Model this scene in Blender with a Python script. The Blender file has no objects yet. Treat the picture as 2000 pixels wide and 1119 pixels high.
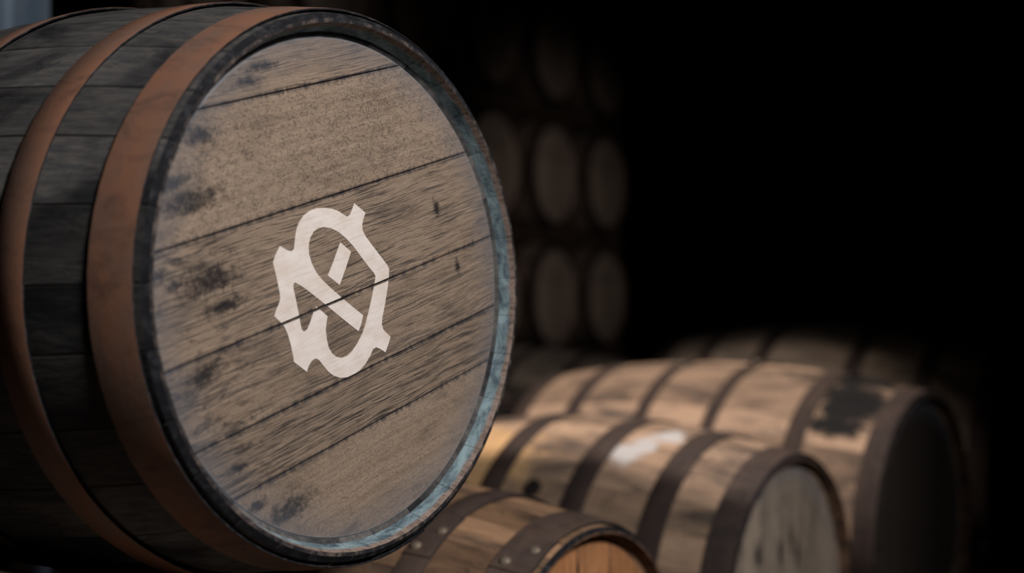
import bpy, bmesh, math, random
from mathutils import Vector, Matrix
from mathutils.geometry import tessellate_polygon

random.seed(7)
S = bpy.context.scene
COL = S.collection
PI = math.pi
CAM_H = 1.15                      # camera height above the floor


def V(x, y_down, z):              # camera-level coordinates (right, down, ahead) -> world
    return Vector((x, z, CAM_H - y_down))


# ------------------------------------------------------------------ camera
cam = bpy.data.cameras.new('camera')
cam.sensor_width = 36.0
cam.lens = 46.0
cam.clip_end = 100
cam.dof.use_dof = True
cam.dof.focus_distance = 1.42
cam.dof.aperture_fstop = 2.2
camo = bpy.data.objects.new('camera', cam)
COL.objects.link(camo)
camo.location = (0, 0, CAM_H)
camo.rotation_euler = (PI / 2, 0, 0)
S.camera = camo

# ------------------------------------------------------------------ world, lamps, exposure
w = bpy.data.worlds.new('world')
S.world = w
w.use_nodes = True
w.node_tree.nodes['Background'].inputs[0].default_value = (0.35, 0.5, 0.8, 1)
w.node_tree.nodes['Background'].inputs[1].default_value = 0.002


def aim(o, target):
    o.rotation_euler = (Vector(target) - o.location).to_track_quat('-Z', 'Y').to_euler()


def spot(name, loc, target, power, color, angle, blend, radius):
    l = bpy.data.lights.new(name, 'SPOT')
    l.energy = power
    l.color = color
    l.spot_size = math.radians(angle)
    l.spot_blend = blend
    l.shadow_soft_size = radius
    o = bpy.data.objects.new(name, l)
    COL.objects.link(o)
    o.location = loc
    aim(o, target)
    return o


KEY = spot('key_lamp', (1.7, -0.5, 2.95), (-0.5, 1.4, 1.45), 480, (1.0, 0.95, 0.91), 74, 0.6, 0.3)
WARM = spot('sun_lamp', (-0.021, 2.47, 4.9), (0.131, 3.148, 0.9), 870, (1.0, 0.86, 0.74), 32, 0.55, 0.015)
RACK = spot('rack_fill', (2.6, 3.6, 2.2), (0.3, 7.4, 1.3), 88, (1.0, 0.86, 0.8), 34, 1.0, 0.2)  # fill spot added to brighten the rack; no real source there

S.view_settings.view_transform = 'Standard'
S.view_settings.look = 'None'
S.view_settings.gamma = 1.0
S.view_settings.use_curve_mapping = False
S.view_settings.exposure = 0.0


# ------------------------------------------------------------------ node helpers
def lin(r, g, b):
    f = lambda c: (c / 255 / 12.92) if c / 255 <= 0.04045 else ((c / 255 + 0.055) / 1.055) ** 2.4
    return (f(r), f(g), f(b), 1.0)


class NT:
    def __init__(self, name, rough=0.7, spec=0.25):
        self.m = bpy.data.materials.new(name)
        self.m.use_nodes = True
        self.t = self.m.node_tree
        self.b = self.t.nodes['Principled BSDF']
        self.b.inputs['Roughness'].default_value = rough
        self.b.inputs['Specular IOR Level'].default_value = spec

    def n(self, typ):
        return self.t.nodes.new(typ)

    def link(self, a, b):
        self.t.links.new(a, b)

    def put(self, sock, v):
        if isinstance(v, bpy.types.NodeSocket):
            self.link(v, sock)
        else:
            sock.default_value = v

    def obj(self):
        return self.n('ShaderNodeTexCoord').outputs['Object']

    def rand(self):
        return self.n('ShaderNodeObjectInfo').outputs['Random']

    def math(self, op, a, b=0.0, clamp=False):
        x = self.n('ShaderNodeMath')
        x.operation = op
        x.use_clamp = clamp
        self.put(x.inputs[0], a)
        self.put(x.inputs[1], b)
        return x.outputs[0]

    def vmath(self, op, a, b=(0, 0, 0)):
        x = self.n('ShaderNodeVectorMath')
        x.operation = op
        self.put(x.inputs[0], a)
        self.put(x.inputs[1], b)
        return x.outputs['Value'] if op in ('LENGTH', 'DISTANCE', 'DOT_PRODUCT') else x.outputs[0]

    def mapv(self, v, scale=(1, 1, 1), rot=(0, 0, 0), loc=(0, 0, 0)):
        x = self.n('ShaderNodeMapping')
        self.put(x.inputs['Vector'], v)
        x.inputs['Scale'].default_value = scale
        x.inputs['Rotation'].default_value = rot
        self.put(x.inputs['Location'], loc)
        return x.outputs[0]

    def noise(self, v, scale, detail=4, rough=0.6, dist=0.0):
        x = self.n('ShaderNodeTexNoise')
        self.put(x.inputs['Vector'], v)
        x.inputs['Scale'].default_value = scale
        x.inputs['Detail'].default_value = detail
        x.inputs['Roughness'].default_value = rough
        x.inputs['Distortion'].default_value = dist
        return x.outputs[0]

    def ramp(self, f, lo, hi, a=0.0, b=1.0):       # smooth ramp
        x = self.n('ShaderNodeMapRange')
        x.interpolation_type = 'SMOOTHSTEP'
        self.put(x.inputs[0], f)
        x.inputs[1].default_value = lo
        x.inputs[2].default_value = hi
        x.inputs[3].default_value = a
        x.inputs[4].default_value = b
        return x.outputs[0]

    def mix(self, f, a, b, mode='MIX'):
        x = self.n('ShaderNodeMix')
        x.data_type = 'RGBA'
        x.blend_type = mode
        self.put(x.inputs[0], f)
        self.put(x.inputs[6], a)
        self.put(x.inputs[7], b)
        return x.outputs[2]

    def sep(self, v):
        x = self.n('ShaderNodeSeparateXYZ')
        self.link(v, x.inputs[0])
        return x.outputs

    def sepc(self, c):
        x = self.n('ShaderNodeSeparateColor')
        self.link(c, x.inputs[0])
        return x.outputs

    def comb(self, x_, y_, z_):
        x = self.n('ShaderNodeCombineXYZ')
        self.put(x.inputs[0], x_)
        self.put(x.inputs[1], y_)
        self.put(x.inputs[2], z_)
        return x.outputs[0]

    def bump(self, h, strength=0.3, dist=0.001):
        x = self.n('ShaderNodeBump')
        x.inputs['Strength'].default_value = strength
        x.inputs['Distance'].default_value = dist
        self.link(h, x.inputs['Height'])
        self.link(x.outputs[0], self.b.inputs['Normal'])

    def col(self, c):
        self.put(self.b.inputs['Base Color'], c)
        return self.m


# ------------------------------------------------------------------ materials
def stave_mat(name, base, light, dark, darkness=0.5, stain=None):  # stain: real stains and patches, and the painted shadow on barrel C
    """weathered oak seen along the barrel's axis (local z)"""
    n = NT(name, 0.78, 0.2)
    p = n.obj()
    r = n.rand()
    off = n.comb(n.math('MULTIPLY', r, 37.0), n.math('MULTIPLY', r, 11.0), n.math('MULTIPLY', r, 23.0))
    q = n.vmath('ADD', p, off)
    g = n.noise(n.mapv(q, (150, 150, 7)), 1.0, 5, 0.65, 0.3)
    pat = n.noise(n.mapv(q, (9, 9, 4)), 1.0, 5, 0.6, 0.6)
    fine = n.noise(n.mapv(q, (40, 40, 22)), 1.0, 6, 0.7, 0.8)
    c = n.mix(n.ramp(g, 0.3, 0.7), base, light)
    c = n.mix(n.math('MULTIPLY', n.ramp(pat, 0.42, 0.68), darkness), c, dark)
    c = n.mix(n.math('MULTIPLY', n.ramp(fine, 0.54, 0.72), darkness * 0.8), c, dark)
    tone = n.math('ADD', n.math('MULTIPLY', r, 0.7), 0.62)
    c = n.mix(1.0, c, n.comb(tone, tone, tone), 'MULTIPLY')
    if stain:  # carries real stains and, on some staves, a painted shadow patch
        for (pos, sc, colr) in stain:
            d = n.vmath('LENGTH', n.vmath('MULTIPLY', n.vmath('SUBTRACT', p, pos), sc))
            ns = n.noise(n.mapv(p, (22, 22, 16)), 1.0, 5, 0.65, 0.5)
            f = n.ramp(n.math('ADD', d, n.math('MULTIPLY', ns, 1.6)), 1.75, 1.25)
            c = n.mix(f, c, colr)
    n.bump(n.math('ADD', g, n.math('MULTIPLY', fine, 0.6)), 0.5, 0.002)
    return n.col(c)


def plain_noise_mat(name, a, b, scale=(60, 60, 60), rough=0.8, lo=0.35, hi=0.65, bump=0.3, spec=0.2, metal=0.0):
    n = NT(name, rough, spec)
    n.b.inputs['Metallic'].default_value = metal
    p = n.obj()
    f = n.noise(n.mapv(p, scale), 1.0, 6, 0.65, 0.4)
    n.bump(f, bump, 0.002)
    return n.col(n.mix(n.ramp(f, lo, hi), a, b))


def rust_mat(name, a, b, c3, rough=0.6):
    n = NT(name, rough, 0.3)
    p = n.obj()
    f = n.noise(n.mapv(p, (7, 7, 18)), 1.0, 5, 0.65, 0.5)
    h = n.noise(n.mapv(p, (70, 70, 70)), 1.0, 6, 0.7, 0.2)
    k = n.noise(n.mapv(p, (26, 26, 12)), 1.0, 5, 0.7, 0.8)
    c = n.mix(n.ramp(f, 0.35, 0.65), a, b)
    c = n.mix(n.math('MULTIPLY', n.ramp(k, 0.5, 0.72), 0.7), c, c3)
    c = n.mix(n.math('MULTIPLY', n.ramp(h, 0.5, 0.75), 0.35), c, c3)
    n.bump(h, 0.35, 0.001)
    n.put(n.b.inputs['Roughness'], n.ramp(h, 0.3, 0.7, rough - 0.1, rough + 0.12))
    return n.col(c)


TH = 0.2731                      # roll of the head boards about the barrel axis
HEAD_JOINTS = (0.2154, 0.0988, -0.0090, -0.0925, -0.1525)
KNOTS = [  # board frame x, y, half length, half width
    (0.170, 0.048, 0.006, 0.011), (0.190, -0.028, 0.005, 0.010), (-0.157, 0.192, 0.022, 0.010),
    (-0.062, 0.244, 0.026, 0.005), (-0.082, 0.231, 0.020, 0.006), (-0.242, 0.077, 0.013, 0.007),
    (-0.226, 0.064, 0.013, 0.006), (-0.215, -0.027, 0.024, 0.010), (-0.201, -0.124, 0.014, 0.006),
    (-0.190, -0.169, 0.016, 0.007), (-0.185, 0.058, 0.040, 0.015), (-0.19, 0.135, 0.04, 0.012), (-0.205, 0.155, 0.03, 0.008),
    (-0.15, -0.19, 0.035, 0.012), (-0.175, 0.03, 0.03, 0.008)]


def head_nodes(n, joints=HEAD_JOINTS, theta=TH, knots=KNOTS, R=0.2674,
               base=lin(146, 127, 110), light=lin(168, 148, 130), dark=lin(58, 52, 50), blue=lin(92, 98, 110), curl=True):
    p0 = n.obj()
    p = n.mapv(p0, rot=(0, 0, -theta))
    r = n.rand()
    off = n.comb(n.math('MULTIPLY', r, 3.1), n.math('MULTIPLY', r, 7.7), n.math('MULTIPLY', r, 5.0))
    q = n.vmath('ADD', p, off)
    oc = n.sepc(n.n('ShaderNodeObjectInfo').outputs['Color'])        # curl, streak, tone of each board
    wob = n.noise(n.mapv(q, (9, 22, 1)), 1.0, 3, 0.5)
    qy = n.vmath('ADD', q, n.comb(0.0, n.math('MULTIPLY', wob, 0.012), 0.0))
    g1 = n.noise(n.mapv(qy, (18, 720, 1)), 1.0, 4, 0.7, 0.3)      # pores along the board
    g2 = n.noise(n.mapv(qy, (4, 150, 1)), 1.0, 4, 0.6, 0.3)       # growth rings
    cl = n.noise(n.mapv(q, (105, 150, 1), rot=(0, 0, 0.4)), 1.0, 2, 0.5, 1.2)  # ray fleck squiggles
    cr = n.ramp(n.math('ABSOLUTE', n.math('SUBTRACT', cl, 0.5)), 0.055, 0.0)
    sp_ = n.noise(n.mapv(q, (520, 620, 1)), 1.0, 3, 0.7)
    big = n.noise(n.mapv(q, (9, 22, 1)), 1.0, 5, 0.65, 0.8)
    c = n.mix(n.ramp(g2, 0.3, 0.7), base, light)
    streak = n.ramp(n.math('ADD', g1, n.math('MULTIPLY', n.math('SUBTRACT', g2, 0.5), 0.45)), 0.47, 0.60)
    c = n.mix(n.math('MULTIPLY', streak, n.math('MULTIPLY', oc[1], 0.9)), c, dark)
    if curl:
        c = n.mix(n.math('MULTIPLY', cr, n.math('MULTIPLY', oc[0], 0.6)), c, dark)
        c = n.mix(n.math('MULTIPLY', n.ramp(sp_, 0.5, 0.68), 0.4), c, dark)
    tn = oc[2]
    c = n.mix(1.0, c, n.comb(tn, tn, tn), 'MULTIPLY')
    c = n.mix(n.math('MULTIPLY', n.ramp(big, 0.50, 0.72), 0.4), c, dark)
    s = n.sep(p)
    # dark mould stains gathered near the left board ends
    left = n.ramp(s[0], -0.08, -0.2)
    st = n.noise(n.mapv(q, (24, 60, 1)), 1.0, 6, 0.72, 1.2)
    c = n.mix(n.math('MULTIPLY', n.math('MULTIPLY', n.ramp(st, 0.50, 0.66), left), 0.75), c, lin(34, 33, 38))
    # knots and nail marks
    kn = n.noise(n.mapv(p, (110, 130, 1)), 1.0, 4, 0.7)
    acc = None
    for (x, y, a, b) in knots:
        d = n.vmath('LENGTH', n.vmath('MULTIPLY', n.vmath('SUBTRACT', p, (x, y, 0)), (0.62 / a, 0.62 / b, 0)))
        f = n.ramp(n.math('ADD', d, n.math('MULTIPLY', kn, 2.0)), 1.9, 1.05)
        acc = f if acc is None else n.math('MAXIMUM', acc, f)
    if acc is not None:
        c = n.mix(n.math('MULTIPLY', acc, 0.92), c, lin(24, 23, 28))
    # stained joints
    jn = n.noise(n.mapv(p, (130, 40, 1)), 1.0, 3, 0.6)
    acc = None
    for y in joints:
        d = n.math('ABSOLUTE', n.math('SUBTRACT', s[1], y))
        f = n.ramp(n.math('ADD', d, n.math('MULTIPLY', jn, 0.010)), 0.0095, 0.0040)
        acc = f if acc is None else n.math('MAXIMUM', acc, f)
    if acc is not None:
        c = n.mix(n.math('MULTIPLY', acc, 0.85), c, lin(36, 38, 48))
    # blue-grey weathering towards the rim of the head
    rad = n.vmath('LENGTH', n.comb(s[0], s[1], 0.0))
    bl = n.math('MULTIPLY', n.ramp(n.math('ADD', rad, n.math('MULTIPLY', big, 0.05)), R - 0.03, R + 0.03), 0.45)
    c = n.mix(bl, c, blue)
    c = n.mix(n.math('MULTIPLY', n.ramp(rad, R - 0.0062, R - 0.0045), 0.3), c, lin(140, 156, 172))
    h = n.math('ADD', n.math('MULTIPLY', g1, -1.0), n.math('MULTIPLY', cl, -0.5))
    return c, h, g1, p


def head_mat(name, **k):
    n = NT(name, 0.72, 0.25)
    c, h, g1, p = head_nodes(n, **k)
    n.bump(h, 0.45, 0.0012)
    return n.col(c)


def emblem_mat():
    n = NT('white_emblem_paint', 0.7, 0.2)
    c, h, g1, p = head_nodes(n)
    v = n.noise(n.mapv(p, (25, 40, 1)), 1.0, 5, 0.65)
    white = n.mix(n.ramp(v, 0.35, 0.7), lin(240, 232, 228), lin(228, 214, 205))
    worn = n.math('ADD', n.ramp(g1, 0.50, 0.72, 0.0, 0.22), 0.03)
    n.bump(h, 0.25, 0.0008)
    return n.col(n.mix(worn, white, c))


M = {}
M['main_stave'] = stave_mat('dark_weathered_stave', lin(76, 77, 80), lin(106, 103, 100), lin(26, 28, 34), 0.9)
M['tan_stave'] = stave_mat('tan_weathered_stave', lin(134, 112, 96), lin(162, 137, 117), lin(58, 54, 54), 0.85)
M['grey_stave'] = stave_mat('grey_brown_stave', lin(120, 108, 98), lin(142, 126, 112), lin(52, 48, 48), 0.7)
def chime_mat():
    n = NT('blue_stained_chime_bevel', 0.7, 0.25)
    p = n.obj()
    f = n.noise(n.mapv(p, (26, 26, 60)), 1.0, 6, 0.7, 0.6)
    h = n.noise(n.mapv(p, (120, 120, 40)), 1.0, 5, 0.7, 0.3)
    blue = n.mix(n.ramp(f, 0.3, 0.68), lin(60, 76, 90), lin(154, 178, 186))
    brown = n.mix(n.ramp(h, 0.35, 0.65), lin(112, 96, 88), lin(168, 150, 140))
    z = n.math('ADD', n.sep(p)[2], n.math('MULTIPLY', n.math('SUBTRACT', f, 0.5), 0.014))
    c = n.mix(n.ramp(z, -0.0085, -0.0045), blue, brown)
    c = n.mix(n.math('MULTIPLY', n.ramp(h, 0.52, 0.72), 0.5), c, lin(36, 40, 50))
    n.bump(h, 0.5, 0.002)
    return n.col(c)


M['main_chime'] = chime_mat()
M['main_end'] = plain_noise_mat('dark_worn_stave_end', lin(34, 34, 38), lin(112, 100, 94), (60, 60, 60), 0.8, 0.42, 0.75, 0.6)
M['main_rim'] = plain_noise_mat('blackened_rim_and_hoop_edge_shade', lin(22, 23, 28), lin(62, 62, 66), (70, 70, 70), 0.8, 0.45, 0.75, 0.6)
M['dark_chime'] = plain_noise_mat('dark_chime_bevel', lin(52, 40, 34), lin(110, 84, 68), (34, 34, 40), 0.8)
M['rust_hoop'] = rust_mat('rusty_orange_hoop', lin(146, 104, 83), lin(128, 102, 90), lin(98, 74, 67))
M['dark_hoop'] = rust_mat('dark_brown_hoop', lin(50, 40, 38), lin(62, 50, 45), lin(32, 28, 29), 0.8)
M['speck_hoop'] = rust_mat('dark_hoop_with_rust_specks', lin(82, 70, 66), lin(98, 82, 74), lin(58, 42, 38), 0.5)
M['rivet'] = plain_noise_mat('worn_steel_rivet', lin(110, 98, 88), lin(150, 136, 120), (200, 200, 200), 0.6, spec=0.3, metal=0.3)
M['head_main'] = head_mat('weathered_oak_head')
M['emblem'] = emblem_mat()
VJ = (0.19, 0.105, 0.012, -0.085, -0.17)
M['head_grey'] = head_mat('grey_oak_head', joints=VJ, theta=PI / 2, R=0.27,
                          knots=[(0.205, 0.0, 0.012, 0.006), (0.10, 0.02, 0.03, 0.012), (0.12, -0.03, 0.04, 0.012),
                                 (0.085, -0.06, 0.035, 0.012), (0.11, 0.12, 0.03, 0.02)],
                          base=lin(150, 136, 122), light=lin(168, 152, 136), curl=False)
M['head_orange'] = head_mat('fresh_orange_oak_head', joints=VJ, theta=PI / 2, R=0.265, knots=[(0.222, 0.01, 0.012, 0.004)],
                            base=lin(190, 128, 84), light=lin(214, 156, 108), dark=lin(120, 76, 48), blue=lin(150, 104, 72), curl=False)
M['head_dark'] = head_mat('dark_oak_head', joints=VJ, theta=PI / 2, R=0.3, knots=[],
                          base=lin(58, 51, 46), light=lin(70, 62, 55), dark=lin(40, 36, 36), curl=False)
M['bung'] = plain_noise_mat('dark_bung', lin(20, 18, 18), lin(40, 34, 32), (80, 80, 80))
M['timber'] = plain_noise_mat('dark_rough_timber', lin(46, 38, 32), lin(78, 64, 52), (6, 60, 60), 0.85)
M['concrete'] = plain_noise_mat('dark_concrete_floor', lin(34, 32, 31), lin(46, 43, 41), (3, 3, 3), 0.9)
M['wall'] = plain_noise_mat('dark_plaster_wall', lin(40, 38, 38), lin(54, 50, 50), (2, 2, 2), 0.95)
M['steel'] = plain_noise_mat('pale_blue_grey_paint', lin(84, 100, 118), lin(100, 114, 130), (8, 8, 3), 0.6)


# ------------------------------------------------------------------ object helpers
def link(name, me, parent=None, mats=()):
    o = bpy.data.objects.new(name, me)
    COL.objects.link(o)
    for m in mats:
        me.materials.append(m)
    if parent:
        o.parent = parent
    return o


def mesh_of(name, bm, sharp=None):
    bmesh.ops.recalc_face_normals(bm, faces=bm.faces)
    me = bpy.data.meshes.new(name)
    bm.to_mesh(me)
    bm.free()
    if sharp:
        for f in me.polygons:
            f.use_smooth = True
        me.set_sharp_from_angle(angle=math.radians(sharp))
    return me


def box_bm(bm, lo, hi, bevel=0.0):
    r = bmesh.ops.create_cube(bm, size=1.0)
    for v in r['verts']:
        v.co = Vector([lo[i] + (v.co[i] + 0.5) * (hi[i] - lo[i]) for i in range(3)])
    if bevel:
        es = list({e for v in r['verts'] for e in v.link_edges})
        bmesh.ops.bevel(bm, geom=es, offset=bevel, segments=1, affect='EDGES')


def tag(o, label, cat, group=None, kind=None):
    if label:
        o['label'] = label
    if cat:
        o['category'] = cat
    if group:
        o['group'] = group
    if kind:
        o['kind'] = kind


# ------------------------------------------------------------------ room
def room():
    ang = math.atan2(-0.5802, 0.8145)              # the room is square to the rows of barrels

    def slab(name, lo, hi, m):
        bm = bmesh.new()
        box_bm(bm, lo, hi)
        o = link(name, mesh_of(name, bm), None, [m])
        o.rotation_euler = (0, 0, ang)
        o['kind'] = 'structure'
        return o
    # local x runs along the barrels, local y along the row
    slab('floor', (-9, -5, -0.1), (6, 13, 0), M['concrete'])
    slab('wall_back', (-9, 13, 0), (6, 13.2, 5.5), M['wall'])
    slab('wall_left', (-9.2, -5, 0), (-9, 13.2, 5.5), M['wall'])
    slab('wall_right', (6, -5, 0), (6.2, 13.2, 5.5), M['wall'])
    slab('ceiling', (-9.2, -5, 5.5), (6.2, 13.2, 5.6), M['wall'])
    for i, t in enumerate((0.602, 2.088, 3.574)):  # unseen beams added; the middle one cuts the warm light on the row
        slab('shade_beam_%d' % (i + 1), (-9, t - 0.19, 3.0), (6, t, 3.25), M['timber'])


room()


# ------------------------------------------------------------------ barrel pieces (local frame: z = axis, front end at z = 0, body along -z)
class Spec:
    def __init__(s, Re, Rb, L, hoops, nst=30, seg=3, phase=0.0):
        s.Re, s.Rb, s.L, s.hoops, s.nst, s.seg, s.phase = Re, Rb, L, hoops, nst, seg, phase
        k = Re / 0.285
        s.hd = 0.0212 * k          # head depth
        s.hr = 0.2674 * k          # head radius

    def R(s, z):                   # outer radius at depth z (z > 0 into the body)
        return s.Re + (s.Rb - s.Re) * (1 - ((z - s.L / 2) / (s.L / 2)) ** 2)


def stave_mesh(sp, a0, a1, name='stave'):
    bm = bmesh.new()
    k = sp.Re / 0.285
    half = [0.0, 0.005 * k, 0.0195 * k, 0.0235 * k, 0.05, 0.10, 0.16, 0.23, 0.30, 0.37]
    half = [z for z in half if z < sp.L / 2 - 0.03]
    zs = half + [sp.L / 2] + [sp.L - z for z in reversed(half)]
    rings = []
    for z in zs:
        e = min(z, sp.L - z)
        ro = sp.R(z)
        if e < 1e-6:
            ro -= 0.005 * k
            ri = sp.Re - 0.0088 * k
        elif e < 0.02 * k:
            t = e / (0.0195 * k)
            ri = (sp.Re - 0.0088 * k) * (1 - t) + (sp.hr + 0.0020 * k) * t
        elif e < 0.024 * k:
            ri = sp.hr - 0.004 * k
        else:
            ri = ro - 0.024
        ea = 0.00025 / ro
        eb = 0.0014 / ro
        dep = 0.0009
        angs = [(a0 + ea, ro - dep)]
        for i in range(sp.seg + 1):
            angs.append((a0 + eb + (a1 - a0 - 2 * eb) * i / sp.seg, ro))
        angs.append((a1 - ea, ro - dep))
        out = [bm.verts.new((r * math.cos(a), r * math.sin(a), -z)) for a, r in angs]
        inn = [bm.verts.new((ri * math.cos(a0 + ea + (a1 - a0 - 2 * ea) * i / 2),
                             ri * math.sin(a0 + ea + (a1 - a0 - 2 * ea) * i / 2), -z)) for i in range(2, -1, -1)]
        rings.append((z, out, inn))
    for (z0, o0, i0), (z1, o1, i1) in zip(rings, rings[1:]):
        e = max(min(z0, sp.L - z0), min(z1, sp.L - z1))
        l0, l1 = o0 + i0, o1 + i1
        n = len(l0)
        for i in range(n):
            j = (i + 1) % n
            f = bm.faces.new((l0[i], l0[j], l1[j], l1[i]))
            if i < len(o0) - 1:
                f.material_index = 3 if e < 0.0052 * k else 0
            elif len(o0) <= i < n - 1:
                f.material_index = 1 if e < 0.02 * k else 0
    for (z, o_, i_) in (rings[0], rings[-1]):
        f = bm.faces.new(o_ + i_)
        f.material_index = 2
        bmesh.ops.triangulate(bm, faces=[f])
    return mesh_of(name, bm, 32)


def hoop_mesh(sp, z0, z1, lap_angle=None, t=0.0016, nseg=72):
    """flat steel strip bent round the staves, its lap end lying over its start"""
    bm = bmesh.new()
    r0, r1 = sp.R(z0) + 0.0030, sp.R(z1) + 0.0006
    if sp.R(z1) < sp.R(z0):
        r0, r1 = sp.R(z0) + 0.0006, sp.R(z1) + 0.0030
    lap = 0.30 if lap_angle is not None else 0.0
    a_start = (lap_angle if lap_angle is not None else 0.0) - lap
    tot = 2 * PI + lap
    N = nseg + (4 if lap else 0)
    rows = []
    closed = lap == 0
    for i in range(N + (0 if closed else 1)):
        s = i / N
        a = a_start + tot * s
        up = t * min(1.0, max(0.0, (s * tot - (2 * PI - 0.25)) / 0.25)) + 0.0004 * min(1, max(0, (s * tot - (2 * PI - 0.25)) / 0.25)) if lap else 0
        row = []
        for (z, r) in ((z0, r0 + up), (z0, r0 + t + up), (z0 + 0.0008, r0 + t + up + 0.0004), (z1 - 0.0008, r1 + t + up + 0.0004), (z1, r1 + t + up), (z1, r1 + up)):
            row.append(bm.verts.new((r * math.cos(a), r * math.sin(a), -z)))
        rows.append(row)
    cnt = len(rows)
    for i in range(cnt if closed else cnt - 1):
        A_, B_ = rows[i], rows[(i + 1) % cnt]
        for k in range(6):
            k2 = (k + 1) % 6
            f = bm.faces.new((A_[k], A_[k2], B_[k2], B_[k]))
            f.material_index = 1 if k in (0, 1, 4, 5) and k != 1 else 0  # edge faces take a dark material that paints in the hoop's shadow line
    if not closed:
        bm.faces.new(rows[0])
        bm.faces.new(rows[-1])
    return mesh_of('hoop', bm, 35)


def rivet_mesh(rad=0.0085):
    bm = bmesh.new()
    prof = [(rad, 0.0), (rad * 0.92, rad * 0.28), (rad * 0.6, rad * 0.52), (0.0, rad * 0.62)]
    N = 10
    rings = []
    for r, h in prof[:-1]:
        rings.append([bm.verts.new((r * math.cos(2 * PI * i / N), r * math.sin(2 * PI * i / N), h)) for i in range(N)])
    top = bm.verts.new((0, 0, prof[-1][1]))
    for a, b in zip(rings, rings[1:]):
        for i in range(N):
            bm.faces.new((a[i], a[(i + 1) % N], b[(i + 1) % N], b[i]))
    for i in range(N):
        bm.faces.new((rings[-1][i], rings[-1][(i + 1) % N], top))
    bm.faces.new(rings[0])
    return mesh_of('rivet', bm, 60)


RIVET = rivet_mesh()
RIVET.materials.append(M['rivet'])


def board_mesh(sp, ylo, yhi, theta, dz=0.0, back=False):
    """one head board: a strip of the disc between two joints, edges bevelled"""
    R = sp.hr
    th = 0.02

    def outline(r, lo, hi):
        lo, hi = max(lo, -r), min(hi, r)
        pts = []
        N = 20
        tl, thh = math.asin(max(-1, lo / r)), math.asin(min(1, hi / r))
        for i in range(N + 1):
            a = tl + (thh - tl) * i / N
            pts.append((r * math.cos(a), r * math.sin(a)))
        for i in range(N + 1):
            a = thh + (tl - thh) * i / N
            pts.append((-r * math.cos(a), r * math.sin(a)))
        return pts
    g = 0.0005
    c_ = 0.0011
    k = sp.Re / 0.285
    layers = [(outline(R - 0.0048 * k, ylo + g + c_, yhi - g - c_), -sp.hd + dz),
              (outline(R - 0.0040 * k, ylo + g, yhi - g), -sp.hd - 0.0008 + dz),
              (outline(R, ylo + g, yhi - g), -sp.hd - 0.0045 + dz),
              (outline(R, ylo + g, yhi - g), -sp.hd - th)]
    bm = bmesh.new()
    ct, st_ = math.cos(theta), math.sin(theta)
    vr = [[bm.verts.new((x * ct - y * st_, x * st_ + y * ct, z)) for x, y in pts] for pts, z in layers]
    for a, b in zip(vr, vr[1:]):
        n = len(a)
        for i in range(n):
            try:
                bm.faces.new((a[i], a[(i + 1) % n], b[(i + 1) % n], b[i]))
            except ValueError:
                pass
    bm.faces.new(vr[0])
    bm.faces.new(list(reversed(vr[-1])))
    bmesh.ops.remove_doubles(bm, verts=bm.verts, dist=1e-6)
    if back:
        for v in bm.verts:
            v.co.z = -sp.L - v.co.z
    return mesh_of('head_board', bm)


def frame_matrix(n):
    n = n.normalized()
    ex = Vector((-n.y, n.x, 0)).normalized()
    ey = n.cross(ex)
    return Matrix((ex, ey, n)).transposed().to_4x4()


BOARD_LOOK = [(0.1, 0.85, 1.0, 1), (0.95, 0.25, 1.04, 1), (0.15, 0.95, 1.0, 1), (0.2, 0.8, 0.94, 1), (0.1, 1.0, 0.86, 1), (0.55, 0.2, 0.95, 1)]


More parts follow.
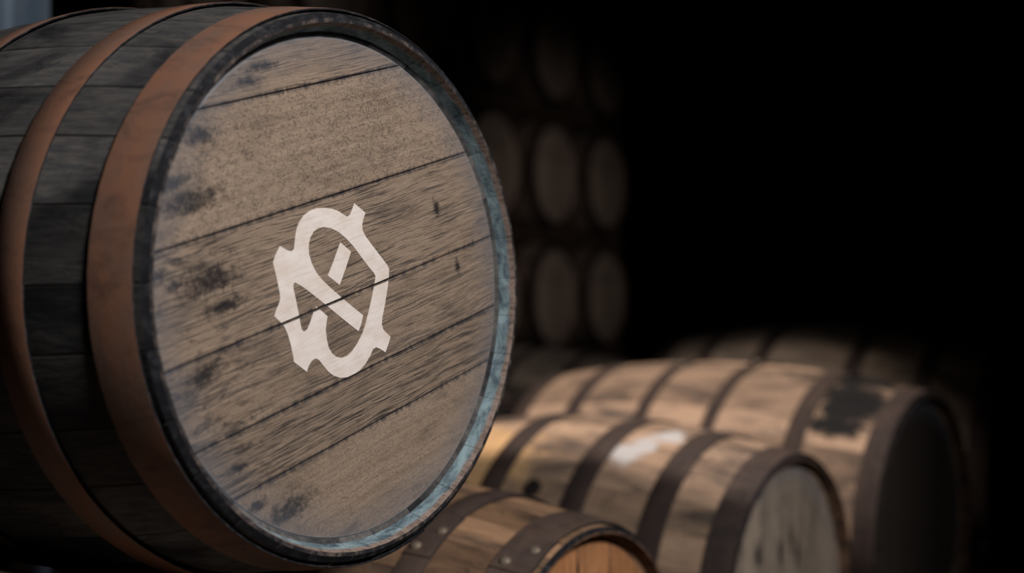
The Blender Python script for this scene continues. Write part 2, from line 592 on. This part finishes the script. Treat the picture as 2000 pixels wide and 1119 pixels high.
def barrel(sp, front, n, label, mats, group=None, roll=0.0, theta=PI / 2, joints=VJ, laps=None, rivets=None, rear_boards=False):
    """front: world position of the centre of the front end; n: axis pointing out of it"""
    Mx = frame_matrix(n)
    base = front + Mx.to_3x3() @ Vector((0, -sp.Rb, -sp.L / 2))
    root = bpy.data.objects.new('wooden_barrel', None)
    COL.objects.link(root)
    root.empty_display_size = 0.1
    root.matrix_world = Matrix.Translation(base) @ Mx
    tag(root, label, 'barrel', group)
    loc = Vector((0, sp.Rb, sp.L / 2))
    rnd = random.Random(sum(map(ord, label)))
    # staves
    ws = [rnd.uniform(0.78, 1.22) for _ in range(sp.nst)]
    tw = sum(ws)
    a = sp.phase + roll
    for wv in ws:
        b = a + 2 * PI * wv / tw
        me = stave_mesh(sp, a, b)
        o = link('stave', me, root, [mats['stave'], mats['chime'], mats['end'], mats['rim']])
        o.location = loc
        a = b
    # hoops
    hz = list(sp.hoops) + [(sp.L - z1, sp.L - z0) for z0, z1 in sp.hoops]
    for i, (z0, z1) in enumerate(hz):
        la = (laps[i] if laps and i < len(laps) else rnd.uniform(0, 2 * PI))
        o = link('hoop', hoop_mesh(sp, z0, z1, la), root, [mats['hoop'], M['main_rim']])
        o.location = loc
        zc = (z0 + z1) / 2
        for j, (da, dz) in enumerate(((-0.05, 0.22), (-0.17, -0.22)) if i < 3 else ((-0.05, 0.0),)):
            rv = bpy.data.objects.new('rivet', RIVET)
            COL.objects.link(rv)
            rv.parent = o
            zz = zc + dz * (z1 - z0)
            r = sp.R(zz) + 0.0045
            ang = la + da
            slope = (sp.R(z1) - sp.R(z0)) / (z1 - z0)
            nn = Vector((math.cos(ang), math.sin(ang), slope)).normalized()
            rv.matrix_local = Matrix.Translation((r * math.cos(ang), r * math.sin(ang), -zz)) @ nn.to_track_quat('Z', 'Y').to_matrix().to_4x4()
    # heads
    ys = [sp.hr] + [j * sp.Re / 0.285 for j in joints] + [-sp.hr]
    for i in range(len(ys) - 1):
        o = link('head_board', board_mesh(sp, ys[i + 1], ys[i], theta, rnd.uniform(-0.0006, 0.0)), root, [mats['head']])
        o.color = BOARD_LOOK[i] if len(ys) == 7 else (0.3, 0.7, 1, 1)
        o.location = loc
        o2 = link('rear_head_board', board_mesh(sp, ys[i + 1], ys[i], theta, 0.0, True), root, [mats['head']])
        o2.location = loc
    return root, loc


def emblem(root, loc, sp, theta):
    OUT = [(-0.0856, 0.0669), (-0.077, 0.0602), (-0.0716, 0.0576), (-0.0674, 0.059), (-0.0627, 0.0693), (-0.0585, 0.0769), (-0.0524, 0.0835), (-0.0441, 0.0885), (-0.0336, 0.0912), (-0.0224, 0.0912), (-0.0116, 0.0891), (-0.0011, 0.0857), (0.0077, 0.0812), (0.0148, 0.0755), (0.0192, 0.0725), (0.024, 0.0734), (0.0289, 0.0779), (0.0343, 0.0837), (0.0487, 0.0699), (0.0428, 0.0636), (0.0396, 0.0582), (0.0388, 0.0523), (0.0417, 0.0449), (0.0512, 0.0302), (0.0609, 0.0153), (0.0668, 0.0067), (0.0685, 0.0014), (0.0646, -0.009), (0.0587, -0.02), (0.049, -0.0361), (0.042, -0.0465), (0.0391, -0.053), (0.0397, -0.0595), (0.0443, -0.0651), (0.049, -0.0708), (0.044, -0.0766), (0.0358, -0.0846), (0.0291, -0.0786), (0.0231, -0.0746), (0.0176, -0.0749), (0.0115, -0.0798), (0.0019, -0.086), (-0.0084, -0.0898), (-0.0196, -0.0916), (-0.0298, -0.091), (-0.0407, -0.0879), (-0.0493, -0.0827), (-0.0559, -0.0758), (-0.0607, -0.0682), (-0.0644, -0.0616), (-0.0675, -0.058), (-0.0713, -0.0567), (-0.0763, -0.0576), (-0.0816, -0.0612), (-0.086, -0.0658), (-0.1005, -0.0504), (-0.1, -0.0453), (-0.0997, -0.0328), (-0.1007, -0.0209), (-0.1029, -0.0125), (-0.1075, -0.0057), (-0.1132, 0.0017), (-0.1091, 0.0066), (-0.1044, 0.0109), (-0.1006, 0.0155), (-0.0995, 0.0209), (-0.0993, 0.0304), (-0.0991, 0.0398), (-0.0996, 0.0494), (-0.0997, 0.0532), (-0.0945, 0.0593)]
    HOLE = [(-0.0188, 0.0702), (-0.0084, 0.0664), (0.0013, 0.0601), (0.0104, 0.0512), (0.0191, 0.0404), (0.0272, 0.0274), (0.0355, 0.0144), (0.0431, 0.0035), (0.0444, -0.0004), (0.0389, -0.0102), (0.032, -0.0207), (0.0234, -0.0327), (0.0145, -0.0445), (0.0055, -0.054), (-0.0043, -0.0612), (-0.0151, -0.067), (-0.0232, -0.0691), (-0.0319, -0.0687), (-0.0396, -0.0651), (-0.0451, -0.0593), (-0.048, -0.0517), (-0.0483, -0.0432), (-0.0471, -0.0336), (-0.0436, -0.0258), (-0.0402, -0.0202), (-0.0532, -0.006), (-0.0587, -0.0103), (-0.0671, -0.0196), (-0.0728, -0.0247), (-0.0777, -0.0255), (-0.0803, -0.0224), (-0.0804, -0.0165), (-0.0797, -0.0021), (-0.0796, 0.0114), (-0.0797, 0.0201), (-0.0789, 0.0247), (-0.0757, 0.0263), (-0.0686, 0.0208), (-0.06, 0.013), (-0.0407, -0.0067), (-0.0209, -0.0276), (0.0008, -0.0495), (0.0072, -0.0433), (0.0128, -0.0351), (-0.0057, -0.0163), (-0.0256, 0.0049), (-0.0362, 0.0173), (-0.043, 0.0274), (-0.0468, 0.0382), (-0.0479, 0.0483), (-0.0463, 0.0566), (-0.0417, 0.0641), (-0.0346, 0.0692), (-0.027, 0.0712)]
    BAR = [(0.0009, 0.049), (0.0142, 0.0352), (0.0011, 0.0205), (-0.0131, 0.0059), (-0.0276, 0.0203), (-0.0162, 0.0311)]
    bm = bmesh.new()
    for loops in ((OUT, HOLE), (BAR,)):
        flat = [p for l in loops for p in l]
        vs = [bm.verts.new((x, y, 0)) for x, y in flat]
        for t in tessellate_polygon([[Vector((x, y, 0)) for x, y in l] for l in loops]):
            try:
                bm.faces.new([vs[i] for i in t])
            except ValueError:
                pass
    # the paint stops at the open joints between the boards
    for yj in HEAD_JOINTS[1:4]:
        for y in (yj - 0.0016, yj + 0.0016):
            bmesh.ops.bisect_plane(bm, geom=bm.verts[:] + bm.edges[:] + bm.faces[:], plane_co=(0, y, 0), plane_no=(0, 1, 0))
        kill = [f for f in bm.faces if abs(f.calc_center_median().y - yj) < 0.0016]
        bmesh.ops.delete(bm, geom=kill, context='FACES')
    bmesh.ops.recalc_face_normals(bm, faces=bm.faces)
    r = bmesh.ops.extrude_face_region(bm, geom=bm.faces[:])
    bmesh.ops.translate(bm, verts=[v for v in r['geom'] if isinstance(v, bmesh.types.BMVert)], vec=(0, 0, 0.0009))
    rot = Matrix.Rotation(theta, 4, 'Z')
    for v in bm.verts:
        v.co = rot @ v.co + Vector((0, 0, -sp.hd - 0.0006))
    o = link('painted_emblem', mesh_of('painted_emblem', bm), root, [M['emblem']])
    o.location = loc
    o.color = (0.1, 0.85, 1.0, 1)
    o['label'] = 'white painted emblem of a spiked ring around a diagonal bar'


N_MAIN = Vector((0.81412, 0.58035 * -1, 0.02))
N_ROW = Vector((0.8145, -0.5802, 0.0))
NX, TX = (0.8145, -0.5802), (0.5802, 0.8145)          # axis and row directions on the ground (x right, y ahead)


def row_point(s, t, y_down):
    return V(NX[0] * s + TX[0] * t, y_down, NX[1] * s + TX[1] * t)


FLOOR_Y = 0.960                    # bilge bottoms of the row lie this far below the camera

# main barrel
sp_main = Spec(0.285, 0.336, 0.89, [(0.0095, 0.0610), (0.1350, 0.1754), (0.3240, 0.3640)], nst=30, seg=6, phase=0.04)
mm = dict(stave=M['main_stave'], chime=M['main_chime'], end=M['main_end'], rim=M['main_rim'], hoop=M['rust_hoop'], head=M['head_main'])
main, loc_main = barrel(sp_main, V(-0.1564, 0.0002, 1.3794), N_MAIN,
                        'large dark oak barrel in front with rusty hoops and a white emblem on its head', mm,
                        theta=TH, joints=HEAD_JOINTS, laps=[-1.2, -1.6, -1.4])
emblem(main, loc_main, sp_main, TH)


# barrel lying under the main one, barely showing at the lower left
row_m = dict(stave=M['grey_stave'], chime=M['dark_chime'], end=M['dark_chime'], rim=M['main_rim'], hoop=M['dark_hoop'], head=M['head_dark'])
sp_std = Spec(0.285, 0.336, 0.89, [(0.008, 0.060), (0.140, 0.185), (0.320, 0.362)])
barrel(sp_std, row_point(-0.80, 0.735, FLOOR_Y - 0.336), N_ROW,
       'barrel lying underneath the large emblem barrel, only a sliver showing at bottom left', row_m, 'barrels lying on the timber runners')

# small barrel A at the bottom
sp_a = Spec(0.281, 0.331, 0.89, [(0.011, 0.071), (0.155, 0.200), (0.310, 0.352)], seg=4, phase=0.1)
M['a_stave'] = stave_mat('warm_brown_stave', lin(160, 124, 98), lin(184, 146, 114), lin(68, 60, 56), 0.85)
a_m = dict(stave=M['a_stave'], chime=M['dark_chime'], end=M['dark_chime'], rim=M['main_rim'], hoop=M['speck_hoop'], head=M['head_orange'])
barrel(sp_a, V(0.1182, FLOOR_Y - 0.331, 1.8725), Vector((0.836, -0.549, 0)),
       'nearest row barrel at the bottom, with riveted dark hoops and an orange-brown head', a_m,
       'barrels lying on the timber runners', laps=[2.15, 2.2, 1.0])

# barrel B, brightest of the row
STAINS_AND_PATCH_B = [((-0.165, 0.285, -0.287), (20, 20, 24), lin(168, 166, 168)),
            ((-0.128, 0.303, -0.262), (17, 17, 22), lin(170, 168, 170)), ((-0.075, 0.320, -0.232), (20, 20, 24), lin(170, 168, 170)),
            ((-0.21, 0.255, -0.62), (7, 7, 5), lin(196, 160, 118))]  # last entry is a broad tan patch, lighter than the staves
M['b_stave'] = stave_mat('tan_stave_with_white_stain', lin(138, 115, 98), lin(166, 140, 118), lin(62, 57, 56), 0.85, STAINS_AND_PATCH_B)
sp_b = Spec(0.288, 0.339, 0.89, [(0.002, 0.058), (0.140, 0.193), (0.315, 0.370)], seg=4, phase=0.3)
b_m = dict(stave=M['b_stave'], chime=M['dark_chime'], end=M['dark_chime'], rim=M['main_rim'], hoop=M['dark_hoop'], head=M['head_grey'])
rb, lb = barrel(sp_b, V(0.5545, FLOOR_Y - 0.339, 2.562), Vector((0.8076, -0.5897, 0)),
                'row barrel with a white stain on top and a knotted grey head', b_m,
                'barrels lying on the timber runners')
bm = bmesh.new()
bmesh.ops.create_cone(bm, cap_ends=True, segments=20, radius1=0.020, radius2=0.018, depth=0.010)
bg = link('bung', mesh_of('bung', bm, 40), rb, [M['bung']])
ang = math.radians(140)
nn = Vector((math.cos(ang), math.sin(ang), 0))
bg.matrix_local = Matrix.Translation(lb + nn * (sp_b.Rb + 0.001) + Vector((0, 0, -0.445))) @ nn.to_track_quat('Z', 'Y').to_matrix().to_4x4()

# barrel C behind B
sp_c = Spec(0.3235, 0.380, 1.07, [(0.003, 0.053), (0.192, 0.238), (0.420, 0.455)], nst=32, phase=0.2)
M['c_stave'] = stave_mat('tan_stave_with_painted_shadow', lin(134, 112, 96), lin(162, 137, 117), lin(58, 54, 54), 0.85,
                         [((-0.165, 0.305, -0.115), (8, 9, 9), lin(14, 15, 18)), ((-0.235, 0.255, -0.135), (22, 22, 9), lin(16, 17, 20)), ((-0.02, 0.34, -0.16), (6, 9, 7), lin(20, 20, 22))])  # black patches: a cast shadow painted into the stave colour
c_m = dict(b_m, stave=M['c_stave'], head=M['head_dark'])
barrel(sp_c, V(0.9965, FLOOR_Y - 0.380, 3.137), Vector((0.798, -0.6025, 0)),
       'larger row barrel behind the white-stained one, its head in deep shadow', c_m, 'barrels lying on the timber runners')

# barrel D behind C
sp_d = Spec(0.36, 0.42, 1.11, [(0.003, 0.055), (0.175, 0.225), (0.380, 0.430)], nst=34, phase=0.15)
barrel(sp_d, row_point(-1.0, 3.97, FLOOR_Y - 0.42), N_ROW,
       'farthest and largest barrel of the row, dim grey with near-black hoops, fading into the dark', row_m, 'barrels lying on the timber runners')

# second line, end to end with the first
sp_e = Spec(0.29, 0.345, 0.95, [(0.004, 0.054), (0.150, 0.195), (0.335, 0.375)], phase=0.05)
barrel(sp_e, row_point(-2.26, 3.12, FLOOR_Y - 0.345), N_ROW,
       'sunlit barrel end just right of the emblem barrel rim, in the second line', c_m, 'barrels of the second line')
sp_f = Spec(0.315, 0.370, 1.07, [(0.004, 0.054), (0.180, 0.225), (0.400, 0.440)], nst=32, phase=0.05)
barrel(sp_f, row_point(-2.26, 3.97, FLOOR_Y - 0.370), N_ROW,
       'dim barrel top of the second line, in front of the foot of the back rack', row_m, 'barrels of the second line')


# timber runners and props
def beam(name, s0, s1, t0, t1, y_top, y_bot, label, group=None):
    o = row_point((s0 + s1) / 2, (t0 + t1) / 2, y_bot)
    bm = bmesh.new()
    box_bm(bm, (-(s1 - s0) / 2, -(t1 - t0) / 2, 0), ((s1 - s0) / 2, (t1 - t0) / 2, y_bot - y_top - 0.005), 0.006)
    ob = link(name, mesh_of(name, bm), None, [M['timber']])
    ob.location = o
    ob.rotation_euler = (0, 0, math.atan2(NX[1], NX[0]))
    tag(ob, label, 'timber', group)
    return ob


beam('timber_runner', -1.59, -1.43, 0.35, 4.5, FLOOR_Y, CAM_H, 'rear heavy timber runner under the row of barrels', 'timber runners')
beam('timber_runner', -1.32, -1.16, 0.35, 4.5, FLOOR_Y, CAM_H, 'front heavy timber runner under the row of barrels', 'timber runners')
beam('timber_runner', -2.86, -2.66, 2.6, 4.5, FLOOR_Y, CAM_H, 'timber runner under the second line of barrels', 'timber runners')


def prop(s, label):
    z = -0.9265 - s
    yc = 0.0002 + 0.02 * z
    R = sp_main.R(z) + 0.016
    bm = bmesh.new()
    h = [FLOOR_Y - (yc + math.sqrt(R * R - d * d)) for d in (0.097, 0.197)]
    vs = []
    for x in (-0.06, 0.06):
        for y, hh in ((-0.05, h[0]), (0.05, h[1])):
            vs.append((bm.verts.new((x, y, 0)), bm.verts.new((x, y, hh))))
    a, b, c, d = vs
    for f in ((a[0], b[0], b[1], a[1]), (c[0], a[0], a[1], c[1]), (d[0], c[0], c[1], d[1]), (b[0], d[0], d[1], b[1]),
              (a[1], b[1], d[1], c[1]), (a[0], c[0], d[0], b[0])):
        bm.faces.new(f)
    bmesh.ops.bevel(bm, geom=bm.edges[:], offset=0.004, segments=1, affect='EDGES')
    o = link('timber_prop', mesh_of('timber_prop', bm), None, [M['timber']])
    o.location = row_point(s, 1.18, FLOOR_Y)
    o.rotation_euler = (0, 0, math.atan2(NX[1], NX[0]))
    tag(o, label, 'timber', 'timber props')


prop(-1.25, 'front upright timber prop under the large emblem barrel')
prop(-1.50, 'rear upright timber prop under the large emblem barrel')

# ------------------------------------------------------------------ back rack
RN, RT = Vector((0.88, -0.475, 0)).normalized(), Vector((0.475, 0.88, 0)).normalized()
R0 = Vector((0.26, 7.4, 0))
PITCH, ROWY = 0.70, (0.06, -0.635, -1.33)
sp_r = Spec(0.285, 0.336, 0.89, [(0.004, 0.054), (0.150, 0.190), (0.320, 0.360)], nst=24, seg=2)
rack_m = dict(stave=M['grey_stave'], chime=M['dark_chime'], end=M['dark_chime'], rim=M['main_rim'], hoop=M['dark_hoop'], head=M['head_rack'] if 'head_rack' in M else M['head_grey'])


def copy_tree(o, parent=None):
    c = o.copy()
    COL.objects.link(c)
    if parent:
        c.parent = parent
    for ch in list(o.children):
        copy_tree(ch, c)
    return c


rows = ('bottom', 'middle', 'top')
nth = {1: 'first', 0: 'second', -1: 'third', -2: 'fourth', -3: 'fifth'}
proto = None
for r, y in enumerate(ROWY):
    for i in (1, 0, -1, -2, -3):
        front = R0 + RT * (PITCH * i) + Vector((0, 0, CAM_H - y))
        lab = 'dim barrel in the %s tier of the dark back rack, %s from the right end' % (rows[r], nth[i])
        if proto is None:
            proto, _ = barrel(sp_r, front, RN, lab, rack_m, 'barrels in the back rack')
            f0, p0 = front.copy(), proto.location.copy()
        else:
            c = copy_tree(proto)
            c.location = p0 + (front - f0)
            tag(c, lab, 'barrel', 'barrels in the back rack')

rack = bpy.data.objects.new('barrel_rack', None)
COL.objects.link(rack)
rack.location = R0
rack.rotation_euler = (0, 0, math.atan2(RN.y, RN.x))
tag(rack, 'dark timber rack holding three tiers of barrels at the back', 'rack')


def rpart(name, lo, hi):           # x = along barrel axis, y = along the rack
    bm = bmesh.new()
    box_bm(bm, lo, hi, 0.004)
    return link(name, mesh_of(name, bm), rack, [M['timber']])


YE = (PITCH * 1.5 + 0.04, -PITCH * 3.5 - 0.04)
for zc in (0.12, 0.77):
    for y in ROWY:
        top = CAM_H - y - max(sp_r.R(zc + 0.04), sp_r.R(zc - 0.04)) - 0.005
        rpart('rail', (-zc - 0.04, YE[1], top - 0.052), (-zc + 0.04, YE[0], top))
    for k in range(-4, 2):
        yy = PITCH * (k + 0.5)
        rpart('post', (-zc - 0.03, yy - 0.03, 0), (-zc + 0.03, yy + 0.03, CAM_H - ROWY[2] + 0.4))

# pale column at the upper left
bm = bmesh.new()
box_bm(bm, (-0.11, -0.11, 0), (0.11, 0.11, 5.5), 0.012)
co = link('square_column', mesh_of('square_column', bm), None, [M['steel']])
co.location = (-1.045, 2.55, 0)
tag(co, 'pale blue-grey square column at the top left corner behind the emblem barrel', 'column')
